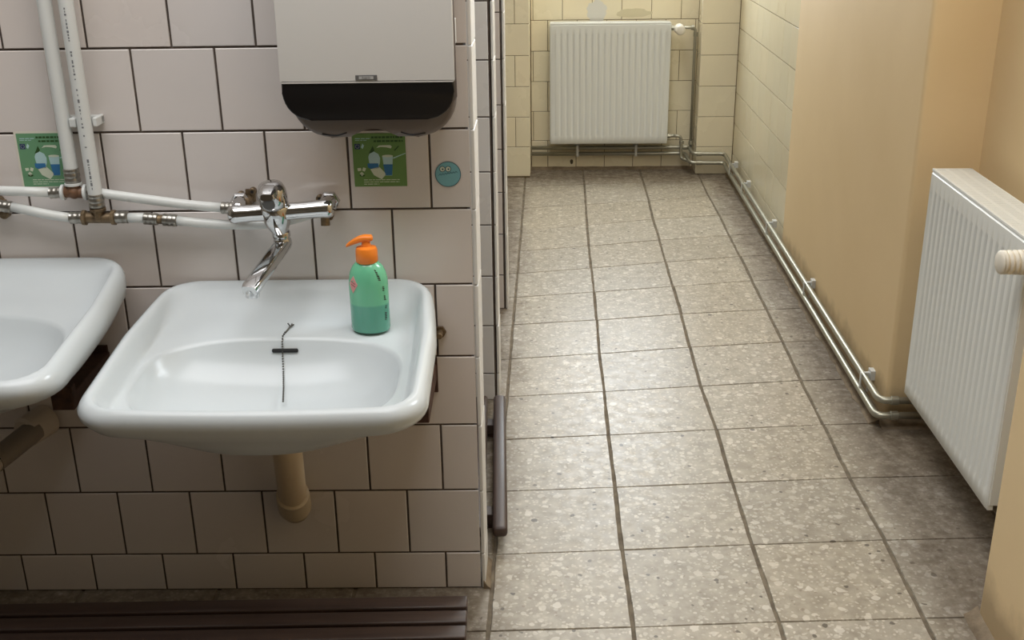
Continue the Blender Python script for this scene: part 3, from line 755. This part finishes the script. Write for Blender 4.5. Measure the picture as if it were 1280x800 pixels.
# ------------------------------------------------------------------ stickers
def flat(bm, P, y0, y1, mi=0):
    a = [bm.verts.new((x, y0, z)) for x, z in P]; b = [bm.verts.new((x, y1, z)) for x, z in P]; n = len(P)
    f = [bm.faces.new(a), bm.faces.new(b[::-1])]+[bm.faces.new((a[i], b[i], b[(i+1) % n], a[(i+1) % n])) for i in range(n)]
    for q in f: q.material_index = mi
def rect(x0, x1, z0, z1): return [(x0, z0), (x1, z0), (x1, z1), (x0, z1)]
def ell(cx, cz, a, b, n=28, t0=0): return [(cx+a*math.cos(2*math.pi*i/n), cz+b*math.sin(2*math.pi*i/n)) for i in range(n)]
def advice_sticker(label, k, z, green, border):
    """100 mm square sticker; front surface marks lie a hair above it"""
    mats = [green, 'st_border', 'st_dark', 'st_navy', 'st_white', 'st_blue', 'st_pale']
    bm = NB()
    if border: flat(bm, rect(-.0525, .0515, -.0515, .0535), -.0002, -.0005, 1)
    flat(bm, rect(-.0485, .0485, -.0495, .0495), -.0003, -.0008, 0)
    e = (-.0008, -.0010)
    rnd = random.Random(3)
    def words(x0, x1, z, h, mi, lo=.003, hi=.008):
        x = x0
        while x < x1:
            w = min(rnd.uniform(lo, hi), x1-x); flat(bm, rect(x, x+w, z, z+h), *e, mi); x += w+.0015
    words(-.013, .044, .0405, .0034, 2); words(-.009, .044, .0335, .0032, 2)
    words(-.043, -.016, .0395, .0012, 6, .004, .01); words(-.043, -.022, .0365, .0010, 6, .004, .01)
    flat(bm, rect(-.0445, -.0345, .0205, .0305), *e, 3)
    for i in range(10):
        a = 2*math.pi*i/10; flat(bm, ell(-.0395+.0032*math.cos(a), .0255+.0032*math.sin(a), .0005, .0005, 6), -.0010, -.0011, 4)
    flat(bm, [(-.033, .024), (-.030, .031), (-.027, .027), (-.030, .021)], *e, 6)
    # white lettering flourish, pointed dark leaf, plain water drop shape, glass of water
    flat(bm, [(-.005, .0225), (.003, .0245), (.014, .0235), (.0215, .0215), (.0235, .0245), (.021, .0275), (.008, .0275), (0, .0270)], *e, 4)
    flat(bm, [(-.0195, .012), (-.015, .020), (-.0115, .0265), (-.0085, .0185), (-.0115, .0145)], *e, 2)
    flat(bm, [(-.0205, .006), (-.018, .012), (-.010, .016), (-.002, .0115), (.001, .004), (.0, -.006), (-.003, -.013), (-.015, -.013), (-.0195, -.004)], *e, 6)
    flat(bm, [(-.0225, -.006), (-.003, -.006), (-.002, -.015), (-.018, -.016), (-.0225, -.013)], -.0010, -.0012, 5)
    flat(bm, [(-.018, -.017), (-.002, -.012), (.011, -.026), (.002, -.036), (-.012, -.028)], -.0010, -.0012, 4)
    flat(bm, [(.005, .007), (.0245, .007), (.0215, -.029), (.009, -.029)], *e, 6)
    flat(bm, [(.0062, -.008), (.0235, -.008), (.0213, -.0285), (.0092, -.0285)], -.0010, -.0012, 5)
    flat(bm, ell(.0148, .0075, .0100, .0022), -.0010, -.0012, 4)
    flat(bm, [(.027, .018), (.035, .026), (.037, .0255), (.029, .017)], *e, 2)
    flat(bm, [(.024, .004), (.040, .010), (.048, .013), (.048, .0115), (.040, .0085), (.026, .0025)], *e, 6)
    # small recycling rosette
    for i in range(3):
        a = 2*math.pi*i/3+.5; c0 = (-.034+.0052*math.cos(a), -.020+.0058*math.sin(a))
        flat(bm, [(c0[0]+.0042*math.cos(a+q), c0[1]+.0042*math.sin(a+q)) for q in (0, 1.5, 3.1, 4.4)], *e, 4)
    flat(bm, ell(-.0335, -.0285, .005, .0022), *e, 2)
    for zz, w in ((-.0375, .066), (-.0415, .066), (-.0455, .028)): words(-.031, -.031+w, zz, .0012, 4, .004, .010)
    o = obj('advice_sticker', bm, mats); o.location = S(k, .0004, z); o.rotation_euler = (0, 0, WR)
    return tag(o, label, 'sticker')
advice_sticker('square green sticker with a glass of water, directly under the towel dispenser', .167, .931, 'st_green', False)
advice_sticker('square green sticker with a pale border, partly behind the riser pipes', .780, .938, 'st_green2', True)
bm = NB(); Rr = .0178
flat(bm, ell(0, 0, Rr, Rr, 48), -.0002, -.0008, 0)
def ringf(bm, cx, cz, r0, r1, mi, y0=-.0008, y1=-.0010, n=24):
    a = ell(cx, cz, r0, r0, n); b = ell(cx, cz, r1, r1, n)
    A = [bm.verts.new((x, y1, z)) for x, z in a]; B = [bm.verts.new((x, y1, z)) for x, z in b]
    A2 = [bm.verts.new((x, y0, z)) for x, z in a]; B2 = [bm.verts.new((x, y0, z)) for x, z in b]
    for i in range(n):
        j = (i+1) % n
        for q in ((A[i], A[j], B[j], B[i]), (A2[i], A2[j], A[j], A[i]), (B2[i], B2[j], B[j], B[i])): bm.faces.new(q).material_index = mi
ringf(bm, 0, 0, Rr-.0007, Rr+.0001, 1, n=48)
for cx in (-.0075, .0005):
    flat(bm, ell(cx, .0075, .0034, .0034, 20), -.0008, -.0010, 3); ringf(bm, cx, .0075, .0034, .0042, 1, -.0008, -.0012); flat(bm, ell(cx+.0004, .0072, .0012, .0012, 12), -.0010, -.0013, 1)
zig = [(-.0130+.0012*i*1.55, .0003*(i) - .0008 + (.0011 if i % 2 else -.0011)) for i in range(15)]
for (xa, za), (xb, zb) in zip(zig, zig[1:]): flat(bm, [(xa, za-.0004), (xb, zb-.0004), (xb, zb+.0004), (xa, za+.0004)], -.0008, -.0011, 2)
o = obj('round_sticker', bm, ['st_teal', 'st_line', 'st_line', 'st_white']); o.location = S(.0425, .0004, .903); o.rotation_euler = (0, 0, WR); o.scale = (1.33, 1, 1.33)
tag(o, 'small round blue sticker with a drawn face, at the right end of the white tiles', 'sticker')

# ------------------------------------------------------------------ soap bottle
t = thing('soap_bottle', 'green pump bottle of liquid soap with orange pump on the near washbasin', 'bottle', (-.322, 1.868, .6545), R(-4))
bm = NB(); rings = []
prof = [(.029, 0), (.0335, .0015), (.0352, .006), (.0352, .085), (.0345, .098), (.0315, .111), (.0265, .121), (.0195, .1285), (.0160, .1305)]
for r_, z_ in prof: rings.append([(r_*math.cos(2*math.pi*i/40), .78*r_*math.sin(2*math.pi*i/40), z_) for i in range(40)])
loft(bm, rings); bo = obj('bottle_body', bm, 'bottle', t, smooth=50)
def on_bottle(P, th=.0004, mi=0, bm=None):
    """wrap an outline given in (arc x, z) on the bottle front"""
    a = []; b = []
    for x, z in P:
        r = .0352
        for (r0, z0), (r1, z1) in zip(prof, prof[1:]):
            if z0 <= z <= z1: r = r0+(r1-r0)*(z-z0)/(z1-z0)
        an = -math.pi/2+x/.0352
        for L_, rr in ((a, r+.0000), (b, r+th)): L_.append(bm.verts.new((rr*math.cos(an), .78*rr*math.sin(an)-(th if L_ is b else 0)*.3, z)))
    n = len(P); fs = [bm.faces.new(b)]+[bm.faces.new((a[i], b[i], b[(i+1) % n], a[(i+1) % n])) for i in range(n)]
    for f in fs: f.material_index = mi
bm = NB(); cz = .092; cx = -.0255
on_bottle([(cx-.011, cz), (cx-.0055, cz-.008), (cx, cz-.0165), (cx+.006, cz-.008), (cx+.0115, cz), (cx+.006, cz+.008), (cx, cz+.0150), (cx-.0055, cz+.008)], .0005, 0, bm)
for zz in (.004, -.001): on_bottle([(cx-.005, cz+zz), (cx+.006, cz+zz-.0035), (cx+.006, cz+zz-.0020), (cx-.005, cz+zz+.0015)], .0007, 1, bm)
obj('badge', bm, ['pink', 'maroon'], t)
bm = NB(); rnd = random.Random(5)
for z0, z1, xo in ((.100, .118, .0260), (.080, .088, .0335), (.062, .070, .036), (.046, .050, .038), (.024, .038, .036)):
    z = z0
    while z < z1:
        hh = rnd.uniform(.0012, .0022); w = rnd.uniform(.003, .0055)
        xx = xo - max(0, (z-.1))*.25
        on_bottle([(xx, z), (xx+w, z-.001), (xx+w, z+hh-.001), (xx, z+hh)], .0005, 0, bm); z += hh+.0016
obj('printed_text', bm, 'ink', t)['kind'] = 'stuff'
bm = NB(); lathe(bm, [(.0180, .128), (.0195, .130), (.0192, .150), (.0175, .1545), (.0085, .157), (.0080, .160), (.0072, .163), (.0072, .168)], 28); obj('pump_collar', bm, 'orange_plastic', t, smooth=40)
bm = NB(); rings = []
for x, w, h0, h1 in ((.0125, .006, .1690, .1725), (.0105, .0085, .1665, .1765), (-.002, .0090, .1655, .1775), (-.012, .0070, .1640, .1755), (-.022, .0050, .1605, .1705), (-.031, .0038, .1575, .1645), (-.035, .0028, .1560, .1605)):
    rings.append([(x, w*math.copysign(abs(math.cos(a))**.7, math.cos(a)), (h0+h1)/2+(h1-h0)/2*math.copysign(abs(math.sin(a))**.7, math.sin(a))) for a in [2*math.pi*k/16 for k in range(16)]])
loft(bm, rings)
for v in bm.verts: v.co = Matrix.Rotation(R(12), 4, 'Z') @ v.co
obj('pump_nozzle', bm, 'orange_plastic', t, smooth=50)

# ------------------------------------------------------------------ radiators
def radiator(label, loc, rz):
    L, H, D = .592, .60, .10
    t = thing('radiator', label, 'radiator', loc, rz)
    def panel(y, face, nm):
        nx = 18*8; cols = []
        bm = NB(); pitch = (L-.040)/18
        zs = [0, .004, .040, .050, H-.056, H-.046, H-.016, H-.010]
        rows = []
        for z in zs:
            row = []
            for i in range(nx+1):
                u = i/nx*(L-.040); x = .020+u
                ph = (u/pitch) % 1
                dep = .0052*(max(0, math.cos((ph-.0)*2*math.pi)))**1.2 if .045 < z < H-.05 else 0
                row.append((x, y+face*(-.0)+dep*(-face)*1.0, z))
            row = [(0, y-face*.0035, z), (.006, y, z)] + row + [(L-.006, y, z), (L, y-face*.0035, z)]
            rows.append(row)
        # bottom and top roll backwards
        rows[0] = [(x, y-face*.004, 0) for x, _, z in rows[0]]
        rows.append([(x, y-face*.005, H-.006) for x, _, z in rows[-1]])
        loft(bm, rows, False, False, closed=False)
        # give the sheet a body
        geo = bmesh.ops.extrude_face_region(bm, geom=bm.faces[:])
        for v in [g_ for g_ in geo['geom'] if isinstance(g_, bmesh.types.BMVert)]: v.co.y -= face*.012
        return obj(nm, bm, 'rad_white', t, smooth=50)
    panel(-D, -1, 'front_panel')
    bm = NB(); box(bm, (0.004, -.020, .004), (L-.004, -.006, H-.012), bev=.003); obj('rear_panel', bm, 'rad_white', t)
    # top grille with slots
    bm = NB(); z0, z1 = H-.006, H
    y0, y1 = -D+.003, -.003
    box(bm, (0, y0-.001, z0), (L, y0+.006, z1+.001), bev=.0012); box(bm, (0, y1-.006, z0), (L, y1, z1), bev=.0012)
    ns = 56; stp = (L-.02)/ns
    for i in range(ns+1):
        x = .006+i*stp; box(bm, (x-.0044, y0+.004, z0+.001), (x+.0044, y1-.004, z1-.0008))
    for k in (1, 2): yy = y0+(y1-y0)*k/3; box(bm, (.0, yy-.005, z0+.0012), (L, yy+.005, z1-.0006))
    box(bm, (0, y0, z0), (.010, y1, z1)); box(bm, (L-.010, y0, z0), (L, y1, z1))
    obj('top_grille', bm, 'rad_white', t)
    for x in (0, L):
        s = -1 if x == 0 else 1
        bm = NB(); box(bm, (min(x, x+s*.0016)-.0008, -D+.006, .012), (max(x, x+s*.0016)+.0008, -.004, H-.004), bev=.0008); obj('side_cover', bm, 'rad_white', t)
        bm = NB(); box(bm, (x-s*.010-.010 if s > 0 else x+.0, -.006, .1), (x+.0 if s > 0 else x+.02, .004, .5)); obj('hanging_rail', bm, 'rad_white', t)
    bm = NB()
    for i in range(30): 
        x = .03+i*(L-.06)/29; box(bm, (x-.001, -D+.02, .03), (x+.001, -.022, H-.03))
    obj('fin', bm, 'rad_white', t)
    # valve: brass body, tail into the side, cream thermostat head pointing into the room
    vz = H-.030; vx = L+.040
    bm = NB(); cyl(bm, (L+.001, -.052, vz), (vx+.004, -.052, vz), .009, ch=.001); cyl(bm, (L+.006, -.052, vz), (L+.020, -.052, vz), .0135, n=6); cyl(bm, (vx, -.040, vz), (vx, -.085, vz), .012, ch=.001)
    vb = obj('valve_body', bm, 'steel', t, smooth=40)
    bm = NB(); m_, Lh = axis((vx, -.080, vz), (vx, -.170, vz))
    pr = [(.016, 0), (.021, .002), (.0235, .010)]
    for k in range(7): pr += [(.0215-.0003*k, .013+.010*k), (.0258-.0004*k, .0155+.010*k), (.0258-.0004*k, .0195+.010*k), (.0215-.0003*k, .022+.010*k)]
    pr += [(.0235, .0835), (.0225, .0855), (.0205, .0875), (.016, .0895), (.008, .0915), (.002, .092)]
    lathe(bm, pr, 28, m_); obj('thermostat_head', bm, 'head_cream', vb, smooth=60)
    bm = NB(); cyl(bm, (L+.001, -.052, .030), (L+.055, -.052, .030), .008, ch=.001); cyl(bm, (L+.004, -.052, .030), (L+.020, -.052, .030), .0125, n=6)
    obj('return_union', bm, 'steel', t, smooth=40)
    return t
radiator('white ribbed panel radiator under the tiles at the far end of the corridor', (.004, 5.762, .155), R(0))
radiator('white ribbed panel radiator in the ochre wall niche, nearest the viewer', (1.028, 2.700, .142), R(-90))

# ------------------------------------------------------------------ heating pipes
def clips(parent, pts, d):
    for p in pts:
        bm = NB(); p = Vector(p); d_ = Vector(d); sd = Vector((0, 1, 0)) if d[0] else Vector((1, 0, 0))
        def bx(a0, a1, s0, s1, z0, z1):
            c = [p+d_*a0+sd*s0+Vector((0, 0, z0)), p+d_*a1+sd*s1+Vector((0, 0, z1))]
            box(bm, [min(c[0][i], c[1][i]) for i in range(3)], [max(c[0][i], c[1][i]) for i in range(3)], bev=.0006)
        bx(.012, .028, -.014, .014, -.006, .022)      # wall plate
        bx(-.002, .024, -.005, .005, .010, .014)      # arm
        bx(-.013, -.010, -.006, .006, -.045, .013); bx(.009, .012, -.006, .006, -.045, .013)
        obj('pipe_bracket', bm, 'white_plastic', parent)
r_ = .0098
# upper (flow) pipe
zf1, zf2, zr1, zr2 = .119, .108, .090, .060
t = thing('heating_pipe', 'upper of the two metal heating pipes along the foot of the right wall', 'pipe', (0, 0, 0))
bm = NB(); tube(bm, [(-.09, 5.745, .120), (.735, 5.745, .119), (.735, 5.63, .118), (.70, 5.625, .117), (.70, 5.622, .117)], r_, 14, .02)
bm.free(); bm = NB()
tube(bm, [(-.097, 5.740, .120), (.722, 5.740, .119), (.724, 5.622, .112), (.886, 5.622, .110), (.890, 5.56, .100), (.890, 2.765, .088), (1.03, 2.765, .088)], r_, 16, .028)
obj('flow_pipe', bm, 'steel', t, smooth=True)
bm = NB(); tube(bm, [(.634, 5.710, .725), (.722, 5.715, .725), (.726, 5.728, .119)], .0075, 14, .02); obj('riser', bm, 'steel', t, smooth=True)
for a_, b_ in (((.700, 5.715, .725), (.716, 5.715, .725)), ((.726, 5.727, .700), (.726, 5.727, .680)), ((.690, 5.740, .119), (.712, 5.740, .119)), ((.745, 5.622, .111), (.770, 5.622, .111)), ((.92, 2.765, .088), (.94, 2.765, .088)), ((.726, 5.728, .155), (.726, 5.728, .135))):
    bm = NB(); cyl(bm, a_, b_, .0124, ch=.001); obj('solder_collar', bm, 'steel', t, smooth=40)
clips(t, [(.890, 5.40, .099), (.890, 5.03, .097), (.890, 4.40, .095), (.890, 3.68, .092), (.890, 2.92, .089)], (1, 0, 0))
clips(t, [(.144, 5.740, .120), (.446, 5.740, .120)], (0, 1, 0))
t = thing('heating_pipe', 'lower of the two metal heating pipes along the foot of the right wall', 'pipe', (0, 0, 0))
bm = NB(); tube(bm, [(-.097, 5.740, .088), (.700, 5.740, .087), (.712, 5.618, .066), (.892, 5.618, .064), (.886, 5.56, .056), (.882, 2.757, .046), (1.03, 2.757, .048)], r_, 16, .028)
obj('return_pipe', bm, 'steel', t, smooth=True)
bm = NB(); tube(bm, [(.630, 5.710, .185), (.672, 5.706, .185), (.676, 5.706, .068), (.712, 5.66, .066)], .0078, 14, .018); obj('radiator_branch', bm, 'steel', t, smooth=True)
for a_, b_ in (((.676, 5.706, .160), (.676, 5.706, .145)), ((.745, 5.618, .066), (.772, 5.618, .066)), ((.92, 2.757, .047), (.94, 2.757, .047))):
    bm = NB(); cyl(bm, a_, b_, .0124, ch=.001); obj('solder_collar', bm, 'steel', t, smooth=40)

# ------------------------------------------------------------------ dark slatted racks
def slat_rack(label, loc, rz, L, n, w, gap, th, z, nb, rnd_=.004, side=-1):
    t = thing('slatted_rack', label, 'rack', loc, rz)
    for i in range(n):
        bm = NB(); y = side*i*(w+gap); box(bm, (0, min(y, y+side*w), z-th), (L, max(y, y+side*w), z), bev=rnd_, seg=3); obj('slat', bm, 'wood', t, smooth=40)
    for i in range(nb):
        x = .12+(L-.24)*i/(nb-1); bm = NB(); e_ = sorted((side*(n*(w+gap)-gap-.004), side*.004)); box(bm, (x-.02, e_[0], z-th-.028), (x+.02, e_[1], z-th+.0005), bev=.002); obj('batten', bm, 'wood', t)
    for i in (0, nb-1):
        for yy in (side*.03, side*(n*(w+gap)-.03)):
            x = .12+(L-.24)*i/(nb-1); bm = NB(); box(bm, (x-.015, yy-.015, 0.0005), (x+.015, yy+.015, z-th-.0275)); obj('foot', bm, 'wood', t)
    return t
p = Vector((-.161, 1.848, 0)) - Vector((math.cos(.043), math.sin(.043), 0))*1.75
slat_rack('dark brown slatted wooden rack on the floor beneath the washbasins', (p.x, p.y, 0), .043, 1.75, 10, .038, .009, .022, .10, 4)
slat_rack('dark brown slatted wooden rack in the bay behind the washbasin wall', (-.094, 2.150, 0), R(90)+.043, .70, 5, .034, .016, .026, .065, 2, .009, 1)

# ------------------------------------------------------------------ small marks that belong to the place
def blot(name, label, pts_fn, n, m, parent=None):
    pass

def patch(name, cx, cz, rx, rz2, y, m, seed):
    rnd = random.Random(seed); n = 26; P = []
    for i in range(n):
        t = 2*math.pi*i/n; k = 1+rnd.uniform(-.12, .12); P.append((cx+rx*k*math.cos(t), cz+rz2*k*math.sin(t)))
    bm = NB(); flat(bm, P, y+.001, y-.0006); return struct(name, bm, m)
patch('trim_1', .235, .800, .050, .055, 5.7795, 'smear', 1)
patch('trim_2', .42, .790, .085, .022, 5.7795, 'smear2', 2)
patch('trim_3', .115, .037, .008, .013, 5.7795, 'stain', 3)
# ------------------------------------------------------------------ camera (recovered from the joints of floor and wall)
f_, pitch, yaw, roll, Hc = 1399.2757, .3719, -.0362, -.0136, 1.4008
q = dict(r=(0.99943147, 0.03124099, -0.01267786), u=(4.51296017e-04, 3.63596231e-01, 9.31556535e-01), w=(-0.03371237, 0.93103264, -0.36337542))
cam = bpy.data.cameras.new('camera'); co_ = bpy.data.objects.new('camera', cam); C.objects.link(co_)
m = Matrix.Identity(4)
for i in range(3):
    m[i][0] = q['r'][i]; m[i][1] = q['u'][i]; m[i][2] = -q['w'][i]
m[0][3], m[1][3], m[2][3] = 0, 0, Hc
co_.matrix_world = m
cam.sensor_fit = 'HORIZONTAL'; cam.sensor_width = 36; cam.lens = f_/1280*36; cam.clip_start = .05
bpy.context.scene.camera = co_

# ------------------------------------------------------------------ light
def area(name, loc, rot, sx, sy, power, col):
    l = bpy.data.lights.new(name, 'AREA'); l.shape = 'RECTANGLE'; l.size = sx; l.size_y = sy; l.energy = power; l.color = col
    o = bpy.data.objects.new(name, l); C.objects.link(o); o.location = loc; o.rotation_euler = rot; return o
area('far_window_daylight', ((WIN[0]+WIN[1])/2, 5.92, 1.70), (R(-90), 0, 0), .74, 1.4, 40, (.90, .96, 1.))
area('niche_window_daylight', (1.21, (W2[0]+W2[1])/2, (W2[2]+W2[3])/2), (0, R(90), 0), W2[3]-W2[2], W2[1]-W2[0], 32, (.90, .96, 1.))
area('corridor_fill', (.12, 4.1, 2.70), (0, 0, 0), .6, 1.8, 28, (1., .985, .95))  # unseen fill added below the ceiling to brighten the corridor walls, not a fixture
area('washroom_fill', (-.5, 1.15, 2.70), (0, 0, 0), 2.0, 1.3, 41, (.98, .985, 1.))  # broad soft fill added overhead for the basin wall; no real lamp hangs here
w = bpy.data.worlds.new('sky'); bpy.context.scene.world = w; w.use_nodes = True
w.node_tree.nodes['Background'].inputs[0].default_value = (.75, .87, 1, 1); w.node_tree.nodes['Background'].inputs[1].default_value = 1.
sc = bpy.context.scene
sc.view_settings.view_transform = 'Standard'; sc.view_settings.look = 'None'; sc.view_settings.gamma = 1; sc.view_settings.use_curve_mapping = False
sc.view_settings.exposure = 0.
